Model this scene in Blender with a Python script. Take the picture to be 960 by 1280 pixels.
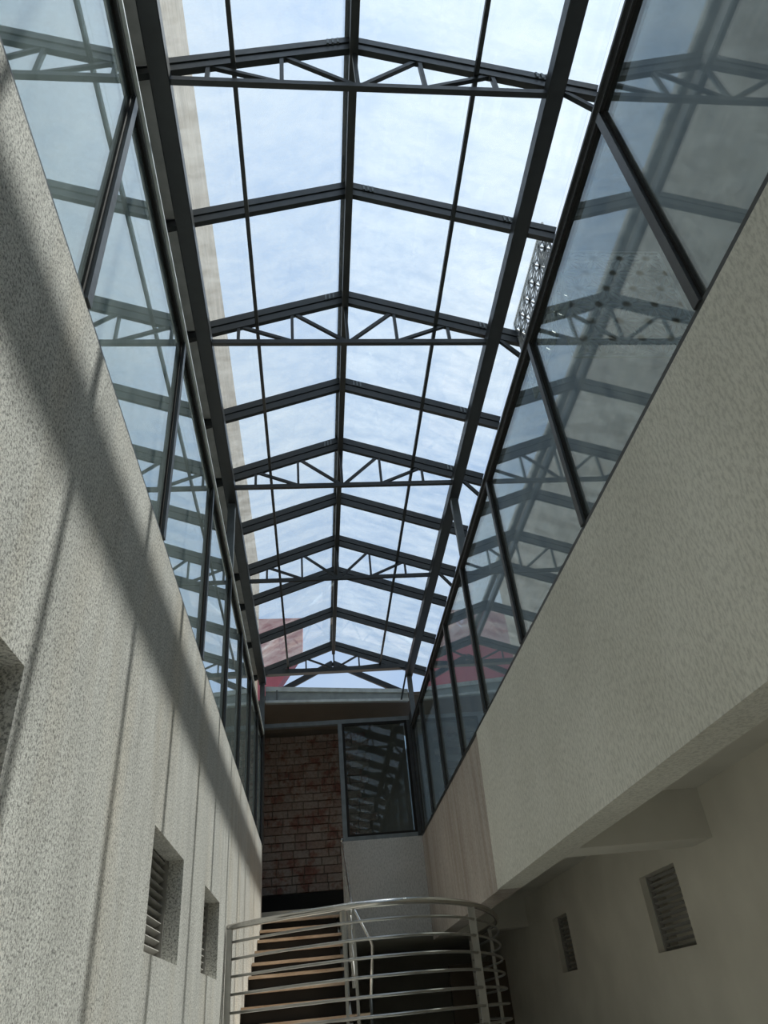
import bpy, bmesh, math, random
from mathutils import Vector, Matrix
random.seed(7)
for o in list(bpy.data.objects):
    bpy.data.objects.remove(o)
C = bpy.context.scene.collection
V = Vector

# ------------------------------------------------------------ camera
EYE = V((0, 0, 1.6))
cam_d = bpy.data.cameras.new('camera')
cam_d.sensor_fit = 'VERTICAL'
cam_d.sensor_height = 36
cam_d.lens = 891.36 / 1280 * 36
cam_d.clip_start = 0.02
cam_d.clip_end = 500
cam = bpy.data.objects.new('camera', cam_d)
C.objects.link(cam)
Yd = V((401 - 480, 1283 - 640, 891.36)).normalized()
Zd = V((347 - 480, -612 - 640, 891.36)).normalized()
Zd = (Zd - Yd * Yd.dot(Zd)).normalized()
Xd = Yd.cross(Zd)
right = V((Xd[0], Yd[0], Zd[0])); down = V((Xd[1], Yd[1], Zd[1])); fwd = V((Xd[2], Yd[2], Zd[2]))
m = Matrix.Identity(4)
for i in range(3):
    m[i][0] = right[i]; m[i][1] = -down[i]; m[i][2] = -fwd[i]; m[i][3] = EYE[i]
cam.matrix_world = m
bpy.context.scene.camera = cam

# ------------------------------------------------------------ sky, sun, exposure
sc = bpy.context.scene
sc.view_settings.view_transform = 'Standard'
sc.view_settings.look = 'None'
sc.view_settings.gamma = 1
sc.view_settings.use_curve_mapping = False
sc.view_settings.exposure = 0.0
w = bpy.data.worlds.new('sky'); sc.world = w
w.use_nodes = True
nt = w.node_tree; nt.nodes.clear()
out = nt.nodes.new('ShaderNodeOutputWorld'); bg = nt.nodes.new('ShaderNodeBackground')
tc = nt.nodes.new('ShaderNodeTexCoord')
no = nt.nodes.new('ShaderNodeTexNoise'); no.inputs['Scale'].default_value = 2.2
no.inputs['Detail'].default_value = 7; no.inputs['Roughness'].default_value = 0.55
rp = nt.nodes.new('ShaderNodeValToRGB')
rp.color_ramp.elements[0].position = 0.36; rp.color_ramp.elements[0].color = (0.37, 0.54, 0.82, 1)
rp.color_ramp.elements[1].position = 0.66; rp.color_ramp.elements[1].color = (0.60, 0.72, 0.87, 1)
nt.links.new(tc.outputs['Generated'], no.inputs['Vector'])
nt.links.new(no.outputs['Fac'], rp.inputs['Fac'])
# hazy aureole around the sun
SUN = V((1, 0.09, 3.06)).normalized()
vd = nt.nodes.new('ShaderNodeVectorMath'); vd.operation = 'DOT_PRODUCT'
vd.inputs[1].default_value = SUN
nt.links.new(tc.outputs['Generated'], vd.inputs[0])
mr = nt.nodes.new('ShaderNodeMapRange'); mr.inputs['From Min'].default_value = 0.55; mr.inputs['From Max'].default_value = 1.0
mr.clamp = True
nt.links.new(vd.outputs['Value'], mr.inputs['Value'])
pw = nt.nodes.new('ShaderNodeMath'); pw.operation = 'POWER'; pw.inputs[1].default_value = 2.0
nt.links.new(mr.outputs[0], pw.inputs[0])
mx = nt.nodes.new('ShaderNodeMix'); mx.data_type = 'RGBA'; mx.blend_type = 'ADD'
mx.inputs[7].default_value = (0.46, 0.45, 0.41, 1)
nt.links.new(pw.outputs[0], mx.inputs[0]); nt.links.new(rp.outputs['Color'], mx.inputs[6])
nt.links.new(mx.outputs[2], bg.inputs['Color'])
bg.inputs['Strength'].default_value = 1.0
nt.links.new(bg.outputs[0], out.inputs[0])
sun_d = bpy.data.lights.new('sun_offscreen', 'SUN')
sun_d.energy = 9.0; sun_d.angle = math.radians(1.0); sun_d.color = (1.0, 0.95, 0.86)
sun = bpy.data.objects.new('sun_offscreen', sun_d); C.objects.link(sun)
sun.rotation_euler = V((1, 0.09, 3.06)).to_track_quat('Z', 'Y').to_euler()
sun.location = (6, 0, 20)


# ------------------------------------------------------------ materials
MATS = {}


class G:
    """tiny node-graph helper"""
    def __init__(s, name):
        s.m = bpy.data.materials.new(name); s.m.use_nodes = True
        s.t = s.m.node_tree; s.t.nodes.clear()
        s.o = s.n('ShaderNodeOutputMaterial')
        MATS[name] = s.m

    def n(s, k, **kw):
        nd = s.t.nodes.new(k)
        for a, b in kw.items():
            setattr(nd, a, b)
        return nd

    def l(s, a, b): s.t.links.new(a, b)

    def coords(s, scale=(1, 1, 1), kind='Object'):
        tcn = s.n('ShaderNodeTexCoord'); mp = s.n('ShaderNodeMapping')
        mp.inputs['Scale'].default_value = scale
        if kind == 'World':
            g = s.n('ShaderNodeNewGeometry'); s.l(g.outputs['Position'], mp.inputs['Vector'])
        else:
            s.l(tcn.outputs[kind], mp.inputs['Vector'])
        return mp.outputs[0]

    def noise(s, vec, scale, detail=3, rough=0.5, dist=0.0):
        q = s.n('ShaderNodeTexNoise'); q.inputs['Scale'].default_value = scale
        q.inputs['Detail'].default_value = detail; q.inputs['Distortion'].default_value = dist; q.inputs['Roughness'].default_value = rough
        s.l(vec, q.inputs['Vector']); return q.outputs['Fac']

    def ramp(s, fac, stops):
        q = s.n('ShaderNodeValToRGB'); e = q.color_ramp.elements
        while len(e) < len(stops): e.new(0.5)
        for i, (p, c) in enumerate(stops):
            e[i].position = p
            e[i].color = (c[0], c[1], c[2], 1) if hasattr(c, '__len__') else (c, c, c, 1)
        s.l(fac, q.inputs['Fac']); return q.outputs['Color']

    def mix(s, a, b, fac, mode='MIX'):
        q = s.n('ShaderNodeMix', data_type='RGBA', blend_type=mode)
        for val, idx in ((fac, 0), (a, 6), (b, 7)):
            if hasattr(val, 'is_output'): s.l(val, q.inputs[idx])
            elif idx == 0: q.inputs[0].default_value = val
            else: q.inputs[idx].default_value = (val[0], val[1], val[2], 1)
        return q.outputs[2]

    def math(s, op, a, b=0.0, clamp=False):
        q = s.n('ShaderNodeMath', operation=op, use_clamp=clamp)
        for i, v in enumerate((a, b)):
            if hasattr(v, 'is_output'): s.l(v, q.inputs[i])
            else: q.inputs[i].default_value = v
        return q.outputs[0]

    def bsdf(s, color, rough=0.8, metal=0.0, bump=None, bstr=0.3, bdist=0.01, spec=0.5):
        b = s.n('ShaderNodeBsdfPrincipled')
        if hasattr(color, 'is_output'): s.l(color, b.inputs['Base Color'])
        else: b.inputs['Base Color'].default_value = (color[0], color[1], color[2], 1)
        if hasattr(rough, 'is_output'): s.l(rough, b.inputs['Roughness'])
        else: b.inputs['Roughness'].default_value = rough
        b.inputs['Metallic'].default_value = metal
        b.inputs['Specular IOR Level'].default_value = spec
        if bump is not None:
            u = s.n('ShaderNodeBump'); u.inputs['Strength'].default_value = bstr
            u.inputs['Distance'].default_value = bdist
            s.l(bump, u.inputs['Height']); s.l(u.outputs[0], b.inputs['Normal'])
        s.l(b.outputs[0], s.o.inputs[0]); return b


def plaster_rough():
    g = G('rough_plaster')
    v = g.coords((1, 1, 1), 'World')
    vs = g.coords((1, 1.6, 0.35), 'World')
    vo = g.n('ShaderNodeTexVoronoi'); vo.inputs['Scale'].default_value = 120
    g.l(v, vo.inputs['Vector'])
    sep = g.n('ShaderNodeSeparateColor'); g.l(vo.outputs['Color'], sep.inputs[0])
    grain = g.noise(v, 170, 4, 0.8)
    patch = g.noise(vs, 7, 4, 0.6)
    streak = g.noise(vs, 4.5, 5, 0.6)
    speck = g.noise(v, 85, 4, 0.75)
    base = g.ramp(streak, [(0.3, (0.58, 0.57, 0.53)), (0.7, (0.71, 0.70, 0.655))])
    cell = g.math('ADD', g.math('MULTIPLY', sep.outputs[0], 0.75), g.math('MULTIPLY', patch, 0.5))
    pits = g.ramp(cell, [(0.24, 0.55), (0.42, 1.0)])
    col = g.mix(base, pits, 0.7, 'MULTIPLY')
    col = g.mix(col, g.ramp(speck, [(0.40, 0.30), (0.53, 1.0)]), 0.85, 'MULTIPLY')
    col = g.mix(col, g.ramp(grain, [(0.35, 0.72), (0.55, 1.0)]), 0.7, 'MULTIPLY')
    warm = g.ramp(g.noise(vs, 1.3, 3), [(0.5, (1, 1, 1)), (0.75, (1.0, 0.93, 0.84))])
    col = g.mix(col, warm, 0.8, 'MULTIPLY')
    h = g.math('ADD', grain, g.math('MULTIPLY', cell, 0.9))
    g.bsdf(col, 0.9, bump=h, bstr=0.45, bdist=0.006, spec=0.2)


def plaster_combed(name, c0, c1, stain=0.0):
    g = G(name)
    vs = g.coords((1, 1, 0.4), 'World')
    v = g.coords((1, 1, 1), 'World')
    comb = g.noise(vs, 60, 4, 0.7)
    big = g.noise(v, 1.1, 4, 0.55)
    fib = g.ramp(comb, [(0.38, 0.68), (0.56, 1.0)])
    col = g.mix(g.ramp(big, [(0.3, c0), (0.7, c1)]), fib, 0.8, 'MULTIPLY')
    if stain:
        st = g.ramp(g.noise(g.coords((1, 5, 0.25), 'World'), 1.5, 4), [(0.4, (1, 1, 1)), (0.7, (0.72, 0.66, 0.6))])
        col = g.mix(col, st, stain, 'MULTIPLY')
    g.bsdf(col, 0.9, bump=comb, bstr=0.5, bdist=0.008, spec=0.2)


def paint(name, c, rough=0.8, var=0.08, spec=0.3):
    g = G(name); v = g.coords((1, 1, 1), 'World')
    n = g.noise(v, 1.7, 4)
    col = g.ramp(n, [(0.3, [x * (1 - var) for x in c]), (0.7, [x * (1 + var) for x in c])])
    g.bsdf(col, rough, bump=g.noise(v, 60, 2), bstr=0.08, bdist=0.005, spec=spec)


def metal(name, c, rough, metallic, var=0.15):
    g = G(name); v = g.coords((1, 1, 1), 'World')
    n = g.noise(v, 9, 4)
    col = g.ramp(n, [(0.3, [x * (1 - var) for x in c]), (0.7, [x * (1 + var) for x in c])])
    r = g.math('ADD', g.math('MULTIPLY', g.noise(v, 25, 3), 0.2), rough - 0.1)
    g.bsdf(col, r, metallic)


def glass(name, tint, dust_lo, dust_hi, dust_col, r0=0.04):
    """clear pane: Fresnel mirror over a clear tinted body, with a thin film of dust"""
    g = G(name)
    ge = g.n('ShaderNodeNewGeometry')
    dt = g.n('ShaderNodeVectorMath', operation='DOT_PRODUCT')
    g.l(ge.outputs['Normal'], dt.inputs[0]); g.l(ge.outputs['Incoming'], dt.inputs[1])
    c = g.math('ABSOLUTE', dt.outputs['Value'])
    s5 = g.math('POWER', g.math('SUBTRACT', 1.0, c, True), 5.0)
    fres = g.math('ADD', g.math('MULTIPLY', s5, 1 - r0), r0, True)
    tr = g.n('ShaderNodeBsdfTransparent'); tr.inputs[0].default_value = (*tint, 1)
    gl = g.n('ShaderNodeBsdfGlossy'); gl.inputs['Roughness'].default_value = 0.004
    gl.inputs['Color'].default_value = (0.97, 1.0, 1.0, 1)
    df = g.n('ShaderNodeBsdfDiffuse'); df.inputs[0].default_value = (*dust_col, 1)
    tl = g.n('ShaderNodeBsdfTranslucent'); tl.inputs[0].default_value = (*dust_col, 1)
    ad = g.n('ShaderNodeMixShader'); ad.inputs[0].default_value = 0.5
    g.l(df.outputs[0], ad.inputs[1]); g.l(tl.outputs[0], ad.inputs[2])
    v = g.coords((1, 1, 1), 'World')
    vs = g.coords((1.0, 2.6, 0.6), 'World')
    d1 = g.noise(vs, 2.2, 6, 0.65); d2 = g.noise(v, 6, 6, 0.72, 2.2)
    dd = g.math('ADD', g.math('MULTIPLY', d1, 0.65), g.math('MULTIPLY', d2, 0.35))
    dust = g.ramp(dd, [(0.40, dust_lo), (0.64, dust_hi)])
    m1 = g.n('ShaderNodeMixShader'); m2 = g.n('ShaderNodeMixShader')
    g.l(dust, m1.inputs[0]); g.l(tr.outputs[0], m1.inputs[1]); g.l(ad.outputs[0], m1.inputs[2])
    g.l(fres, m2.inputs[0]); g.l(m1.outputs[0], m2.inputs[1]); g.l(gl.outputs[0], m2.inputs[2])
    g.l(m2.outputs[0], g.o.inputs[0])


plaster_rough()
plaster_combed('combed_plaster', (0.63, 0.615, 0.55), (0.73, 0.715, 0.65))
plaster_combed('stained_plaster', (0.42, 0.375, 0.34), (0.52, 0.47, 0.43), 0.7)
plaster_combed('end_plaster', (0.46, 0.455, 0.44), (0.55, 0.545, 0.53), 0.3)
paint('soffit_paint', (0.60, 0.58, 0.52))
paint('inner_paint', (0.61, 0.58, 0.505))
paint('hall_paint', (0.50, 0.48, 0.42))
paint('door_wood', (0.11, 0.085, 0.065))
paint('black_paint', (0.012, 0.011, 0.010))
paint('brown_soffit', (0.17, 0.14, 0.115))
paint('floor_tile', (0.50, 0.48, 0.44), 0.5)
paint('room_paint', (0.48, 0.52, 0.52))
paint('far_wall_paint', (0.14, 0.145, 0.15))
paint('red_paint', (0.42, 0.10, 0.10), 0.6, 0.1)
paint('slat_paint', (0.27, 0.26, 0.24), 0.6)
metal('dark_steel', (0.022, 0.026, 0.028), 0.42, 0.0)
metal('frame_metal', (0.050, 0.054, 0.056), 0.35, 0.3)
metal('grey_steel', (0.16, 0.18, 0.19), 0.45, 0.3)
metal('gutter_metal', (0.30, 0.34, 0.35), 0.5, 0.2)
metal('galvanised', (0.62, 0.68, 0.69), 0.45, 0.2)
metal('stainless', (0.55, 0.53, 0.50), 0.22, 1.0, 0.05)
metal('dull_stainless', (0.42, 0.41, 0.39), 0.34, 1.0, 0.1)
metal('eave_board', (0.40, 0.40, 0.38), 0.6, 0.0)
metal('perforated_metal', (0.36, 0.37, 0.37), 0.5, 0.0)
glass('roof_glass', (0.93, 0.965, 0.985), 0.03, 0.17, (0.85, 0.9, 0.93))
glass('side_glass', (0.80, 0.87, 0.87), 0.01, 0.06, (0.75, 0.82, 0.80), 0.09)
glass('dusty_brightened_glass', (0.82, 0.88, 0.87), 0.17, 0.36, (0.80, 0.91, 0.90), 0.20)  # real dust, with veil and reflection raised to brighten the left glazing
glass('end_glass', (0.72, 0.78, 0.78), 0.01, 0.05, (0.75, 0.82, 0.80), 0.035)


def concrete():
    g = G('board_concrete'); v = g.coords((1, 1, 1), 'World')
    vb = g.coords((1, 0.5, 9), 'World')
    col = g.ramp(g.noise(v, 2.5, 6, 0.65), [(0.3, (0.19, 0.165, 0.13)), (0.7, (0.34, 0.30, 0.245))])
    col = g.mix(col, g.ramp(g.noise(vb, 2.0, 4), [(0.35, 0.6), (0.6, 1.0)]), 0.8, 'MULTIPLY')
    g.bsdf(col, 0.9, bump=g.noise(vb, 2, 4), bstr=0.3, bdist=0.02, spec=0.2)


def bricks():
    g = G('stone_brick'); v = g.coords((1, 1, 1), 'World')
    oi = g.n('ShaderNodeObjectInfo')
    base = g.ramp(oi.outputs['Random'], [(0.0, (0.29, 0.21, 0.18)), (0.5, (0.37, 0.30, 0.26)), (1.0, (0.32, 0.27, 0.24))])
    red = g.ramp(g.noise(v, 4.2, 5, 0.7), [(0.50, 0.0), (0.60, 0.75)])
    col = g.mix(base, (0.20, 0.07, 0.05), red)
    col = g.mix(col, g.ramp(g.noise(v, 24, 4), [(0.3, 0.55), (0.6, 1.0)]), 0.7, 'MULTIPLY')
    g.bsdf(col, 0.85, bump=g.noise(v, 30, 4), bstr=0.6, bdist=0.015, spec=0.2)


def tread_mat():
    g = G('tread_stone'); v = g.coords((0.7, 4, 4), 'World')
    col = g.ramp(g.noise(v, 5, 5, 0.7), [(0.35, (0.34, 0.23, 0.15)), (0.65, (0.58, 0.47, 0.36))])
    g.bsdf(col, 0.55)


concrete(); bricks(); tread_mat()


# ------------------------------------------------------------ builders
def link(name, mesh, mat, parent=None, loc=(0, 0, 0)):
    o = bpy.data.objects.new(name, mesh); C.objects.link(o)
    if mat and not mesh.materials: mesh.materials.append(MATS[mat])
    o.location = loc
    if parent: o.parent = parent
    return o


def finish(name, bm, mat, parent=None, smooth=False):
    off = V(parent.location) if parent else V((0, 0, 0))
    p = parent
    while p is not None and p.parent is not None:
        p = p.parent; off += V(p.location)
    bmesh.ops.recalc_face_normals(bm, faces=bm.faces)
    me = bpy.data.meshes.new(name)
    # keep the object's origin at the middle of its own geometry
    ctr = sum((q.co for q in bm.verts), V()) / max(1, len(bm.verts))
    for q in bm.verts: q.co -= ctr
    bm.to_mesh(me); bm.free()
    if smooth:
        for f in me.polygons: f.use_smooth = True
    return link(name, me, mat, parent, ctr - off)


def add_box(bm, lo, hi):
    x0, y0, z0 = lo; x1, y1, z1 = hi
    v = [bm.verts.new(c) for c in ((x0, y0, z0), (x1, y0, z0), (x1, y1, z0), (x0, y1, z0),
                                   (x0, y0, z1), (x1, y0, z1), (x1, y1, z1), (x0, y1, z1))]
    for f in ((0, 3, 2, 1), (4, 5, 6, 7), (0, 1, 5, 4), (1, 2, 6, 5), (2, 3, 7, 6), (3, 0, 4, 7)):
        bm.faces.new([v[i] for i in f])


def add_bar(bm, p, q, a, b, up=V((0, 0, 1))):
    """bar from p to q; a = width across, b = depth along 'up'"""
    p = V(p); q = V(q); d = (q - p).normalized()
    s = d.cross(up)
    if s.length < 1e-4: s = d.cross(V((0, 1, 0)))
    s.normalize(); u = s.cross(d).normalized()
    vs = []
    for c in (p, q):
        for i, j in ((-1, -1), (1, -1), (1, 1), (-1, 1)):
            vs.append(bm.verts.new(c + s * (a / 2 * i) + u * (b / 2 * j)))
    for f in ((0, 1, 2, 3), (7, 6, 5, 4), (0, 4, 5, 1), (1, 5, 6, 2), (2, 6, 7, 3), (3, 7, 4, 0)):
        bm.faces.new([vs[i] for i in f])


def add_tube(bm, pts, r, n=10):
    pts = [V(p) for p in pts]; rings = []
    for i, p in enumerate(pts):
        t = (pts[min(i + 1, len(pts) - 1)] - pts[max(i - 1, 0)]).normalized()
        ref = V((0, 0, 1)) if abs(t.z) < 0.9 else V((1, 0, 0))
        s = t.cross(ref).normalized(); u = s.cross(t)
        rings.append([bm.verts.new(p + s * (r * math.cos(k * 2 * math.pi / n)) + u * (r * math.sin(k * 2 * math.pi / n))) for k in range(n)])
    for a, b in zip(rings, rings[1:]):
        for k in range(n):
            bm.faces.new((a[k], a[(k + 1) % n], b[(k + 1) % n], b[k]))
    bm.faces.new(rings[0][::-1]); bm.faces.new(rings[-1])


def box(name, lo, hi, mat, parent=None, bevel=0.0):
    bm = bmesh.new(); add_box(bm, lo, hi)
    if bevel: bmesh.ops.bevel(bm, geom=bm.edges[:], offset=bevel, segments=1, affect='EDGES')
    return finish(name, bm, mat, parent)


def bar(name, p, q, a, b, mat, parent=None, up=V((0, 0, 1))):
    bm = bmesh.new(); add_bar(bm, p, q, a, b, up); return finish(name, bm, mat, parent)


def tube(name, pts, r, mat, parent=None, n=10):
    bm = bmesh.new(); add_tube(bm, pts, r, n); return finish(name, bm, mat, parent, True)


def prism(name, poly, axis, a0, a1, mat, parent=None):
    """poly of 2D points extruded along an axis ('x','y','z') from a0 to a1"""
    def P(u, v, t): return {'x': (t, u, v), 'y': (u, t, v), 'z': (u, v, t)}[axis]
    bm = bmesh.new()
    A = [bm.verts.new(P(u, v, a0)) for u, v in poly]; B = [bm.verts.new(P(u, v, a1)) for u, v in poly]
    bm.faces.new(A); bm.faces.new(B[::-1])
    for i in range(len(A)):
        j = (i + 1) % len(A); bm.faces.new((A[j], A[i], B[i], B[j]))
    return finish(name, bm, mat, parent)


def empty(name, loc):
    o = bpy.data.objects.new(name, None); C.objects.link(o); o.location = loc
    o.empty_display_size = 0.1; return o


def tag(o, label, cat, group=None):
    o['label'] = label; o['category'] = cat
    if group: o['group'] = group
    return o


def struct(o, label=None):
    o['kind'] = 'structure'
    if label: o['label'] = label
    return o


# ------------------------------------------------------------ key dimensions
XL, XR = -0.80, 1.65            # plaster faces of the two long walls
ZP, ZG = 3.88, 5.56             # top of plaster, top of side glazing
Y0, Y1 = -3.2, 11.75            # length of the atrium
XI = 2.90                       # back wall of the covered passage on the right
ZS = 2.48                       # underside of the passage beam
RX = 0.41; ZR = 7.17; SL = 0.37  # roof ridge


def zr(x): return ZR - SL * abs(x - RX)


# ------------------------------------------------------------ setting: walls, floor
def wall_with_holes(name, xf, depth, ya, yb, za, zb, holes, mat):
    """face at x = xf, openings with reveals going 'depth' (signed) into the wall"""
    ys = sorted({ya, yb, *[h[0] for h in holes], *[h[1] for h in holes]})
    zs = sorted({za, zb, *[h[2] for h in holes], *[h[3] for h in holes]})
    bm = bmesh.new()
    inside = lambda y, z: any(h[0] < y < h[1] and h[2] < z < h[3] for h in holes)
    for y0, y1 in zip(ys, ys[1:]):
        for z0, z1 in zip(zs, zs[1:]):
            if inside((y0 + y1) / 2, (z0 + z1) / 2): continue
            add_box(bm, (min(xf, xf + depth), y0, z0), (max(xf, xf + depth), y1, z1))
    bmesh.ops.remove_doubles(bm, verts=bm.verts[:], dist=1e-5)
    # drop the faces shared by two cells
    seen = {}
    for f in bm.faces:
        seen.setdefault(frozenset(v.index for v in f.verts), []).append(f)
    bm.verts.index_update(); seen = {}
    for f in bm.faces:
        seen.setdefault(frozenset(v.index for v in f.verts), []).append(f)
    dead = [f for fs in seen.values() if len(fs) > 1 for f in fs]
    bmesh.ops.delete(bm, geom=dead, context='FACES_ONLY')
    return struct(finish(name, bm, mat))


struct(box('floor', (-4, Y0 - 0.2, -0.2), (XI + 0.4, 19, 0.0), 'floor_tile'))
HL = [(1.0, 1.95, 1.95, 2.495), (3.905, 4.846, 1.95, 2.495), (5.82, 6.73, 1.965, 2.50)]
wall_with_holes('wall_left', XL, -0.25, Y0, Y1, 0.0, ZP, HL, 'rough_plaster')
HR = [(6.22, 6.99, 1.86, 2.44), (9.37, 9.97, 1.87, 2.435)]
wall_with_holes('wall_right', XI, 0.22, Y0, 16.0, 0.0, 2.83, HR, 'inner_paint')
struct(box('wall_back', (XL - 0.25, Y0 - 0.2, 0), (XI + 0.2, Y0, 6.4), 'combed_plaster'))

# upper plaster face on the right: the near length stands a little proud of the far one
prism('wall_upper_right', [(Y0, ZS), (7.25, ZS), (7.08, ZP), (Y0, ZP)], 'x', XR, XR + 0.23, 'combed_plaster')
struct(bpy.data.objects['wall_upper_right'])
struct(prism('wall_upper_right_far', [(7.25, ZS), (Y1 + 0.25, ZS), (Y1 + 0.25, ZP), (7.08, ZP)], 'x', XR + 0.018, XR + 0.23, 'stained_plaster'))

# passage ceiling: slab with downstand beams
cl = struct(box('ceiling_right', (XR + 0.23, Y0, 2.83), (XI + 0.22, 16.0, ZP - 0.02), 'soffit_paint'))
for i, (ya, yb) in enumerate(((-0.4, -0.05), (5.46, 5.81), (11.2, 11.5))):
    struct(box('trim_%d' % (i + 1), (XR + 0.23, ya, ZS), (XI, yb, 2.83), 'soffit_paint'))

# plaster wall at the far end, under the end window, and the dark space beyond
struct(box('wall_end', (0.40, 12.0, 2.55), (XR + 0.02, 12.2, 3.90), 'end_plaster'))
struct(box('floor_upper', (-1.6, 12.2, 2.80), (0.60, 14.2, 3.05), 'hall_paint'))
struct(box('wall_end_lower', (-1.6, 16.0, 0), (XI + 0.22, 16.2, 3.0), 'hall_paint'))
struct(box('ceiling_end', (0.40, 12.2, 2.55), (XI, 16.0, 2.80), 'hall_paint'))
struct(box('wall_left_end', (-1.25, Y1, 0), (-1.05, 14.2, 5.8), 'hall_paint'))
struct(box('wall_under_stair', (0.315, 11.6, 0), (0.40, 16.0, 2.9), 'hall_paint'))
struct(box('door_1', (2.0, 13.0, 0), (XI, 13.08, 2.2), 'door_wood'))
# stone-clad wall
bw = struct(box('wall_end_stone', (-1.05, 13.56, 3.05), (1.75, 13.7, 6.3), 'brown_soffit'))
bms = {}
bx0, bz0 = -0.92, 3.44
row = 0; z = bz0
rr = random.Random(3)
while z < 6.03:
    h = 0.133
    x = bx0 - rr.uniform(0.0, 0.12)
    while x < 0.85:
        wd = rr.choice((0.20, 0.27, 0.27, 0.34))
        key = wd
        if key not in bms:
            bm = bmesh.new(); add_box(bm, (-wd / 2 + 0.006, -0.02, -0.0605), (wd / 2 - 0.006, 0.05, 0.0605))
            bmesh.ops.bevel(bm, geom=bm.edges[:], offset=0.006, segments=1, affect='EDGES')
            me = bpy.data.meshes.new('brick'); bm.to_mesh(me); bm.free(); me.materials.append(MATS['stone_brick']); bms[key] = me
        link('brick', bms[key], None, bw, V((x + wd / 2, 13.52 + rr.uniform(-0.012, 0.012), z + h / 2)) - V(bw.location))
        x += wd
    z += h; row += 1
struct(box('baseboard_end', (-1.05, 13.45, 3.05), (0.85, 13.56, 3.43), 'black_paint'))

# room behind the left glazing; added wall and terrace behind the right
struct(box('ceiling_left', (-3.4, Y0, ZG + 0.08), (XL - 0.10, Y1, 5.80), 'room_paint'))
struct(box('floor_left', (-3.4, Y0, 3.60), (XL - 0.25, Y1, 3.80), 'room_paint'))
struct(box('wall_left_room', (-3.5, Y0, 3.60), (-3.4, Y1, 5.80), 'room_paint'))
struct(box('wall_left_room_end', (-3.5, Y1, 3.60), (-1.25, Y1 + 0.1, 5.80), 'room_paint'))
struct(box('wall_sky_block', (4.5, -4.0, 0), (4.7, 36, 12.2), 'far_wall_paint'))  # added unseen wall, blocks the sky behind the right glazing
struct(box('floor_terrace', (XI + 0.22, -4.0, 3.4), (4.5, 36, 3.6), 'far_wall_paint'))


# ------------------------------------------------------------ louvred windows in the walls
def louvre(idx, x, sgn, h, n, mat, label):
    y0, y1, z0, z1 = h
    e = struct(empty('window_%d' % idx, (x, (y0 + y1) / 2, z0)), label)
    box('backing', (min(x + sgn * 0.14, x + sgn * 0.16), y0, z0), (max(x + sgn * 0.14, x + sgn * 0.16), y1, z1), 'inner_paint', e)
    for a, b in ((y0, y0 + 0.02), (y1 - 0.02, y1)):
        box('frame_side', (min(x, x + sgn * 0.05), a, z0), (max(x, x + sgn * 0.05), b, z1), mat, e)
    for k in range(n):
        zc = z0 + (k + 0.5) * (z1 - z0) / n
        bm = bmesh.new()
        add_bar(bm, (x + sgn * 0.03, y0 + 0.02, zc), (x + sgn * 0.03, y1 - 0.02, zc), 0.036, 0.007, V((0.55 * sgn, 0, 1)))
        finish('slat', bm, mat, e)


louvre(1, XL - 0.09, -1, HL[0], 12, 'slat_paint', 'louvred vent set in the rough plaster wall')
louvre(2, XL - 0.09, -1, HL[1], 12, 'slat_paint', 'louvred vent set in the rough plaster wall')
louvre(3, XL - 0.09, -1, HL[2], 12, 'slat_paint', 'louvred vent set in the rough plaster wall')
louvre(4, XI + 0.06, 1, HR[0], 12, 'slat_paint', 'louvred vent in the painted passage wall')
louvre(5, XI + 0.06, 1, HR[1], 12, 'slat_paint', 'louvred vent in the painted passage wall')

# ------------------------------------------------------------ side glazing
MY = [-3.15, -1.4, 0.2, 1.82, 3.44, 5.08, 6.62, 7.95, 9.30, 10.60, 11.72]


def glazing(idx, xg, sgn, gmat, label):
    """sgn = +1 when the atrium lies on the +x side of the pane"""
    e = struct(empty('window_%d' % idx, (xg, 4, ZP)), label)
    xf = xg + sgn * 0.03
    box('top_rail', (min(xg - sgn * 0.03, xf), Y0, ZG - 0.03), (max(xg - sgn * 0.03, xf), Y1, ZG + 0.03), 'frame_metal', e)
    box('top_cap', (min(xf, xf + sgn * 0.018), Y0, ZG + 0.012), (max(xf, xf + sgn * 0.018), Y1, ZG + 0.03), 'galvanised' if sgn > 0 else 'frame_metal', e)  # paler metal on the left cap paints in its sunlit edge
    box('gasket', (min(xg - sgn * 0.01, xg + sgn * 0.02), Y0, ZG - 0.055), (max(xg - sgn * 0.01, xg + sgn * 0.02), Y1, ZG - 0.03), 'black_paint', e)
    box('bottom_rail', (min(xg - sgn * 0.03, xg + sgn * 0.025), Y0, ZP), (max(xg - sgn * 0.03, xg + sgn * 0.025), Y1, ZP + 0.04), 'frame_metal', e)
    for y in MY:
        mu = box('mullion', (min(xg - sgn * 0.03, xf + sgn * 0.005), y - 0.026, ZP + 0.04), (max(xg - sgn * 0.03, xf + sgn * 0.005), y + 0.026, ZG - 0.03), 'frame_metal', e)
        for s in (-1, 1):
            ya, yb = sorted((y + s * 0.026, y + s * 0.042))
            g = box('bead', (min(xg - sgn * 0.006, xg + sgn * 0.016), ya, ZP + 0.04), (max(xg - sgn * 0.006, xg + sgn * 0.016), yb, ZG - 0.055), 'black_paint', e)
    for a, b in zip(MY, MY[1:]):
        box('pane', (xg - 0.005, a + 0.026, ZP + 0.04), (xg + 0.005, b - 0.026, ZG - 0.03), gmat, e)
    return e


glazing(6, XL - 0.035, 1, 'dusty_brightened_glass', 'long glazed screen above the rough plaster wall')
glazing(7, XR + 0.035, -1, 'side_glass', 'long glazed screen above the smooth plaster beam')

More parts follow.
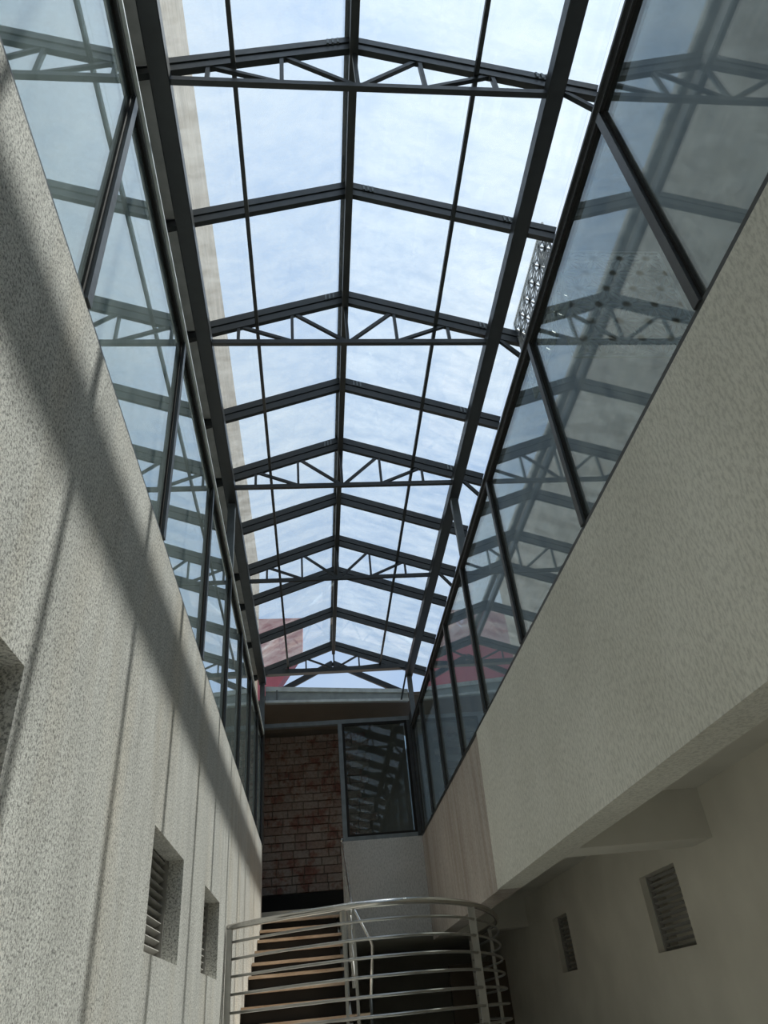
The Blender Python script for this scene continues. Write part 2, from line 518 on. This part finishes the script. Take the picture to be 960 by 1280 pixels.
# end window over the plaster wall
e = struct(empty('window_8', (1.05, 12.05, 3.90)), 'fixed dark framed window at the end above the stair landing')
ex0, ex1, ez0, ez1 = 0.43, XR + 0.03, 3.90, 5.76
box('frame_post', (ex0, 12.0, ez0), (ex0 + 0.07, 12.08, ez1), 'grey_steel', e)
box('frame_post', (ex1 - 0.07, 12.0, ez0), (ex1, 12.08, ez1), 'frame_metal', e)
box('frame_rail', (ex0 + 0.07, 12.0, ez0), (ex1 - 0.07, 12.08, ez0 + 0.06), 'grey_steel', e)
for lo, hi in (((ex0 + 0.07, 12.0, ez0 + 0.06), (ex0 + 0.11, 12.05, ez1)), ((ex1 - 0.11, 12.0, ez0 + 0.06), (ex1 - 0.07, 12.05, ez1)),
               ((ex0 + 0.11, 12.0, ez0 + 0.06), (ex1 - 0.11, 12.05, ez0 + 0.09)), ((ex0 + 0.11, 12.0, ez1 - 0.04), (ex1 - 0.11, 12.05, ez1))):
    box('gasket', lo, hi, 'black_paint', e)
box('pane', (ex0 + 0.11, 12.02, ez0 + 0.09), (ex1 - 0.11, 12.03, ez1 - 0.04), 'end_glass', e)
struct(box('trim_5', (XR + 0.01, 11.76, 3.90), (XR + 0.09, 12.0, 5.83), 'frame_metal'))
struct(box('trim_6', (XL - 0.09, 11.76, 3.88), (XL - 0.002, 12.09, 5.83), 'frame_metal'))
struct(box('trim_4', (XL, 12.0, 5.76), (XR + 0.03, 12.09, 5.83), 'grey_steel'), 'grey steel header over the end opening')

# end roof: dark soffit and gutter
struct(box('ceiling_end_soffit', (-1.10, 12.02, 6.20), (2.2, 14.2, 6.26), 'brown_soffit'))
g = empty('gutter', (0.42, 11.85, 6.1))
def skewbox(name, z0l, z1l, z0r, z1r, ya, yb, mat):
    bm = bmesh.new()
    add_box(bm, (XL + 0.02, ya, 0), (XR + 0.02, yb, 1))
    for v in bm.verts:
        lft = v.co.x < 0
        v.co.z = (z1l if lft else z1r) if v.co.z > 0.5 else (z0l if lft else z0r)
    return finish(name, bm, mat, g)
skewbox('gutter_face', 6.16, 6.40, 6.06, 6.22, 11.84, 11.98, 'gutter_metal')
skewbox('gutter_lip', 6.34, 6.42, 6.18, 6.24, 11.81, 11.84, 'galvanised')
skewbox('lower_flange', 6.13, 6.17, 6.03, 6.07, 11.80, 11.84, 'galvanised')
box('joint_cover', (-0.60, 11.80, 6.17), (-0.57, 11.81, 6.34), 'grey_steel', g)
tag(g, 'grey galvanised metal gutter across the end above the stone-clad opening', 'gutter')

# ------------------------------------------------------------ roof steel
TR = [-2.10, 0.03, 2.125, 4.237, 6.287, 8.327, 11.72]
RF = [-3.15, -1.05, 1.07, 3.177, 5.342, 7.341, 9.17, 10.43]
XA, XB = -1.00, 2.02      # rafter tails
BL = (-0.885, -0.765); BR = (1.65, 1.765)   # eave beams


def rafters(e, y, clip_x=()):
    for s, xe in ((-1, XA), (1, XB)):
        for nm, dz, hh, ww in (('glazing_bar', -0.040, 0.075, 0.056), ('rafter', -0.128, 0.072, 0.040)):
            p = V((RX, y, zr(RX) + dz)); q = V((xe, y, zr(xe) + dz))
            bar(nm, p, q, ww, hh, 'dark_steel', e)
        p = V((RX, y, zr(RX) - 0.086)); q = V((xe, y, zr(xe) - 0.086))
        bar('spacer', p, q, 0.02, 0.02, 'dark_steel', e)
    for cx in clip_x:
        for d in (0, 0.035, 0.07):
            zc = zr(cx + d) - 0.045
            box('clip', (cx + d, y - 0.037, zc - 0.035), (cx + d + 0.014, y - 0.022, zc + 0.03), 'grey_steel', e)


ORD = ['sixth', 'fifth', 'fourth', 'third', 'second', 'first']
tl = ['fourth', 'third', 'second', 'first']
near = {-2.10: 'seventh', 0.03: 'sixth', 2.125: 'fifth', 4.237: 'fourth', 6.287: 'third', 8.327: 'second'}
for y in TR:
    e = empty('roof_truss', (RX, y, 6.44))
    rafters(e, y, (RX - 0.18, 1.62) if y < 8 else ())
    zc = 6.475 if y < 11 else 6.635
    bar('bottom_chord', (BL[1], y, zc), (BR[0], y, zc), 0.036, 0.048, 'dark_steel', e)
    for s, xs in ((-1, (-0.545, -0.077)), (1, (1.325, 0.85))):
        xo, xi = xs
        zb = zc + 0.02
        tp = lambda x: zr(x) - 0.155
        bar('web_post', (xo, y, zb), (xo, y, tp(xo)), 0.026, 0.03, 'dark_steel', e)
        bar('web_post', (xi, y, zb), (xi, y, tp(xi)), 0.026, 0.03, 'dark_steel', e)
        bar('web_diagonal', (xo - s * 0.03, y, tp(xo - s * 0.03)), (xi + s * 0.02, y, zb), 0.026, 0.03, 'dark_steel', e)
        bar('web_diagonal', (xi - s * 0.03, y, tp(xi - s * 0.03)), (RX + s * 0.03, y, zb), 0.026, 0.03, 'dark_steel', e)
    bar('king_post', (RX - 0.0, y, zc + 0.02), (RX, y, zr(RX) - 0.15), 0.026, 0.03, 'dark_steel', e)
    if y < 11:
        bar('strut', (BR[1] - 0.01, y, 6.53), (2.0, y, 6.20), 0.03, 0.035, 'dark_steel', e)
    if y > 11:
        box('tie_beam', (BL[1], y - 0.04, 6.585), (BR[0], y + 0.07, 6.66), 'dark_steel', e)
        lab = 'dark steel roof truss on a thick tie beam, nearest the stone-clad end wall'
    elif y in near:
        lab = 'dark steel roof truss with triangular webs, %s from the stone-clad end' % near[y]
    else:
        lab = 'dark steel roof truss with triangular webs over the rear of the atrium'
    tag(e, lab, 'truss', 'steel roof trusses')
rn = {-3.15: 'behind the seventh truss from the stone-clad end', -1.05: 'between sixth and seventh trusses from the stone-clad end', 1.07: 'between fifth and sixth trusses from the stone-clad end', 3.177: 'between fourth and fifth trusses from the stone-clad end',
      5.342: 'between third and fourth trusses from the stone-clad end', 7.341: 'between second and third trusses from the stone-clad end',
      9.17: 'just past the second truss from the stone-clad end', 10.43: 'next to the last truss at the stone-clad end'}
for y in RF:
    e = empty('gable_rafter', (RX, y, 6.5))
    rafters(e, y, (RX + 0.12, 1.62) if 2 < y < 6 else ())
    tag(e, 'plain dark steel rafter pair ' + rn.get(y, 'over the rear of the atrium'), 'rafter', 'plain rafter pairs')
# barge rafters past the last truss
e = empty('gable_rafter', (RX, 12.45, 6.4))
for s, xe, ze in ((-1, -0.86, 6.42), (1, 1.72, 6.40)):
    bar('rafter', (RX, 12.45, 7.07), (xe, 12.45, ze), 0.05, 0.10, 'dark_steel', e)
    box('foot', (xe - 0.03, 12.42, 6.26), (xe + 0.03, 12.48, ze), 'dark_steel', e)
tag(e, 'steep bare rafter pair open to the sky above the end gutter', 'rafter')

LONG0, LONG1 = Y0, 11.76
tag(box('ridge_beam', (RX - 0.028, LONG0, 6.93), (RX + 0.028, LONG1, 7.02), 'dark_steel'), 'dark steel ridge beam running the length of the glass roof', 'beam')
tag(box('roof_ridge_cap', (RX - 0.05, LONG0, ZR + 0.015), (RX + 0.05, LONG1, ZR + 0.03), 'dark_steel'), 'thin dark ridge cap on top of the glass roof', 'flashing')
for x, side in ((-0.385, 'slope beside the concrete parapet'), (1.215, 'slope beside the perforated screen')):
    zz = zr(x) - 0.165
    tag(box('purlin', (x - 0.015, LONG0, zz - 0.035), (x + 0.015, LONG1, zz), 'dark_steel'), 'thin dark steel purlin along the middle of the roof ' + side, 'purlin')
for (a, b), side in ((BL, 'above the rough plaster wall'), (BR, 'above the smooth plaster beam')):
    tag(box('eave_beam', (a, LONG0, 6.43), (b, LONG1, 6.54), 'dark_steel', bevel=0.006), 'dark steel eave beam ' + side, 'beam')
    for y in (6.55, 11.72):
        xc = (a + b) / 2
        o = box('eave_post', (xc - 0.04, y - 0.035, ZG + 0.03), (xc + 0.04, y + 0.035, 6.43), 'grey_steel')
        tag(o, 'short grey steel post %s, %s' % (side, 'at the middle of the glazing' if y < 10 else 'at the end by the gutter'), 'post', 'posts under the eave beams')
tag(box('outer_eave_rail', (1.985, LONG0, 6.16), (2.025, LONG1, 6.22), 'dark_steel'), 'outer eave rail behind the glazing over the plaster beam', 'beam')
br = tag(bar('corner_brace', (1.66, 11.66, 6.50), (1.52, 11.66, 6.0), 0.035, 0.03, 'dark_steel'), 'short diagonal steel brace beside the end gutter', 'brace')
# grey eave board outside the eave beam over the rough wall
e = empty('eave_soffit', (-1.0, 4, 6.6))
yy = sorted(TR + RF)
for a, b in zip(yy, yy[1:]):
    box('soffit_panel', (-1.115, a + 0.034, 6.59), (BL[0] - 0.002, b - 0.034, 6.605), 'eave_board', e)
tag(e, 'grey metal eave boards beside the concrete parapet', 'soffit')

# roof panes
cr = struct(empty('ceiling', (RX, 4, 6.6)), 'pitched glass roof in steel framing')
for a, b in zip(yy, yy[1:]):
    for s, xs in ((-1, (RX, -0.385, XA + 0.02)), (1, (RX, 1.215, XB))):
        for x0, x1 in zip(xs, xs[1:]):
            if x0 == RX: x0 = RX + s * 0.004
            n = V((-s * -SL, 0, 1)).normalized()
            bm = bmesh.new(); q = []
            for dz in (0.0, 0.01):
                for x, y in ((x0, a + 0.004), (x1, a + 0.004), (x1, b - 0.004), (x0, b - 0.004)):
                    q.append(bm.verts.new((x, y, zr(x) + 0.001 + dz)))
            for f in ((0, 1, 2, 3), (7, 6, 5, 4), (0, 4, 5, 1), (1, 5, 6, 2), (2, 6, 7, 3), (3, 7, 4, 0)):
                bm.faces.new([q[i] for i in f])
            finish('glass_pane', bm, 'roof_glass', cr)

# ------------------------------------------------------------ outside
tag(box('concrete_parapet', (-1.45, Y0 - 2, 5.80), (-1.12, 14.5, 10.3), 'board_concrete'), 'board-marked beige concrete parapet wall seen through the glass roof', 'wall')
e = empty('red_building', (-5, 33, 0))
prism('upper_storey', [(-9, 17.3), (-0.30, 17.1), (-0.34, 15.5), (-1.40, 13.9), (-2.1, 12.9), (-9, 12.9)], 'y', 30, 30.8, 'red_paint', e)
box('lower_storey', (-9, 30.8, 0), (-2.3, 36, 16.0), 'far_wall_paint', e)
tag(e, 'red painted building with a flared upper corner beyond the roof end', 'building')


# perforated star-pattern screens
def star_screen(name, origin, ux, uz, wd, ht, pitch, label, nrm):
    ux = V(ux); uz = V(uz); o = V(origin)
    e = empty(name, o)
    bm = bmesh.new()
    def ln(p, q, t):
        # clip to the panel
        d = (q[0] - p[0], q[1] - p[1]); t0, t1 = 0.0, 1.0
        for k, lim in ((0, wd), (1, ht)):
            for sgn, c in ((-1, p[k]), (1, lim - p[k])):
                den = sgn * d[k]
                if abs(den) < 1e-9:
                    if c < 0: return
                else:
                    r = c / den
                    if den > 0: t1 = min(t1, r)
                    else: t0 = max(t0, r)
        if t1 - t0 < 0.05: return
        a = o + ux * (p[0] + d[0] * t0) + uz * (p[1] + d[1] * t0)
        b = o + ux * (p[0] + d[0] * t1) + uz * (p[1] + d[1] * t1)
        if (b - a).length > 0.004: add_bar(bm, a, b, t, 0.004, nrm)
    hgt = pitch * math.sqrt(3) / 2
    t = pitch * 0.11
    for j in range(-1, int(ht / hgt) + 2):
        for i in range(-1, int(wd / pitch) + 3):
            ax = i * pitch + (j % 2) * pitch / 2; ay = j * hgt
            A = (ax, ay); B = (ax + pitch, ay); D = (ax + pitch / 2, ay + hgt); E_ = (ax + 1.5 * pitch, ay + hgt)
            for tri in ((A, B, D), (B, E_, D)):
                c = (sum(p[0] for p in tri) / 3, sum(p[1] for p in tri) / 3)
                for p in tri: ln(p, c, t)
            ln(A, B, t); ln(A, D, t); ln(B, D, t)
    finish('lattice', bm, 'perforated_metal', e)['kind'] = 'stuff'
    f = 0.02
    for p0, p1 in (((0, 0), (wd, 0)), ((0, ht), (wd, ht))):
        bar('edge_strip', o + ux * p0[0] + uz * p0[1], o + ux * p1[0] + uz * p1[1], f, 0.012, 'perforated_metal', e, nrm)
    for p0, p1 in (((0, 0), (0, ht)), ((wd, 0), (wd, ht))):
        bar('edge_strip', o + ux * p0[0] + uz * p0[1], o + ux * p1[0] + uz * p1[1], f, 0.012, 'perforated_metal', e, nrm)
    tag(e, label, 'screen', 'perforated star screens')


star_screen('perforated_screen', (1.955, 3.20, 5.75), (0, 1, 0), (0, 0, 1), 1.02, 0.95, 0.17, 'star-pattern perforated metal screen hung edge-on beside the eave beam', V((1, 0, 0)))
star_screen('perforated_screen', (1.985, 3.46, 5.42), (1, 0, 0), (0, 0, 1), 1.05, 1.28, 0.23, 'star-pattern perforated screen seen through the side glazing', V((0, 1, 0)))

# ------------------------------------------------------------ stair and landing
RAIL = [(-0.78, 7.28), (-0.53, 7.05), (-0.25, 6.83), (0.02, 6.67), (0.28, 6.55), (0.54, 6.51), (0.81, 6.57), (1.10, 6.78),
        (1.37, 7.15), (1.62, 7.70), (1.84, 8.38), (1.97, 9.05), (2.0, 9.7), (2.0, 10.9)]


def spline(pts, n=6):
    P = [V((p[0], p[1], 0)) for p in pts]; outp = []
    for i in range(len(P) - 1):
        p0 = P[max(i - 1, 0)]; p1 = P[i]; p2 = P[i + 1]; p3 = P[min(i + 2, len(P) - 1)]
        for k in range(n):
            t = k / n
            outp.append(0.5 * ((2 * p1) + (p2 - p0) * t + (2 * p0 - 5 * p1 + 4 * p2 - p3) * t * t + (3 * p1 - p0 - 3 * p2 + p3) * t ** 3))
    outp.append(P[-1]); return outp


curve = spline(RAIL)
ZL = 1.36
land = [(p.x, p.y + 0.0) for p in curve] + [(2.0, 11.15), (0.40, 11.15), (0.40, 8.2), (XL, 8.2)]
prism('stair_landing', [(x, y) for x, y in land], 'z', ZL - 0.2, ZL, 'floor_tile')
struct(bpy.data.objects['stair_landing'], 'curved stair landing')
rl = empty('curved_railing', (0.5, 6.6, ZL))
tube('top_rail', [(p.x, p.y, 2.37) for p in curve], 0.026, 'stainless', rl, 12)
for k in range(7):
    zz = 2.255 - k * 0.126
    tube('rail', [(p.x, p.y, zz) for p in curve], 0.011, 'dull_stainless', rl, 8)
for (x, y, wdt, mt) in ((-0.765, 7.25, 0.05, 'dull_stainless'), (0.205, 6.60, 0.022, 'dull_stainless'), (0.285, 6.565, 0.022, 'dull_stainless'), (1.36, 7.16, 0.06, 'dull_stainless'), (1.99, 9.5, 0.035, 'dull_stainless'), (2.0, 10.88, 0.035, 'dull_stainless')):
    box('post', (x - wdt / 2, y - 0.018, ZL), (x + wdt / 2, y + 0.018, 2.355), mt, rl)
tag(rl, 'curved stainless steel railing with horizontal bars in front of the stairs', 'railing')

st = empty('staircase', (-0.2, 8.2, ZL))
NS = 11; ris = (3.05 - ZL) / NS
yst = 7.25; go = (12.25 - yst) / NS
go = 0.43; yst = 12.25 - go * (NS - 1)
for k in range(NS):
    zt = ZL + ris * (k + 1); yt = yst + go * k
    if k < NS - 1:
        box('tread', (XL + 0.005, yt, zt - 0.032), ({1: 0.50}.get(k, 0.31), yt + (go + 0.03 if k > 1 else go - 0.002), zt), 'tread_stone', st)
    else:
        box('tread', (XL + 0.005, yt, zt - 0.032), (0.31, yt + 0.20, zt), 'tread_stone', st)
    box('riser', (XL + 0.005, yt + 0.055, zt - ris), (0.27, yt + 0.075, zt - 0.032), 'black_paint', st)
bar('stringer', (0.29, yst, ZL - 0.02), (0.29, 12.2, 3.05 - ris - 0.05), 0.035, 0.2, 'dark_steel', st)
tag(st, 'straight flight of stairs with tan stone treads and dark risers', 'stairs')

hr = empty('stair_handrail', (0.38, 8.2, 1.6))
hz = lambda y: 2.62 + 0.338 * (y - 8.3)
xh = lambda y: 0.345 + 0.019 * (y - 8.2)
tube('handrail', [(xh(12.15), 12.15, hz(12.15)), (xh(10), 10, hz(10)), (xh(8.3), 8.3, hz(8.3)), (0.36, 8.15, 2.54), (0.50, 8.0, 2.24), (0.515, 8.0, 2.19), (0.512, 8.0, 2.12), (0.47, 8.0, 1.78)], 0.014, 'stainless', hr, 10)
tube('newel', [(0.47, 8.0, 1.79), (0.465, 8.0, 1.36)], 0.013, 'dark_steel', hr, 8)
for k in range(1, 6):
    dz = -0.135 * k
    tube('rail', [(xh(12.1), 12.1, hz(12.1) + dz), (xh(8.4), 8.4, hz(8.4) + dz)], 0.010, 'dull_stainless', hr, 8)
for y in (12.1, 11.0, 9.7, 8.9):
    box('post', (xh(y) - 0.02, y - 0.02, hz(y) - 0.93), (xh(y) + 0.02, y + 0.02, hz(y) - 0.01), 'dull_stainless', hr)
bm = bmesh.new(); bmesh.ops.create_uvsphere(bm, u_segments=12, v_segments=8, radius=0.04, matrix=Matrix.Translation((xh(12.12), 12.12, hz(12.12) + 0.03)))
finish('ball_finial', bm, 'stainless', hr, True)
tag(hr, 'sloping stainless handrail along the open side of the stairs', 'handrail')
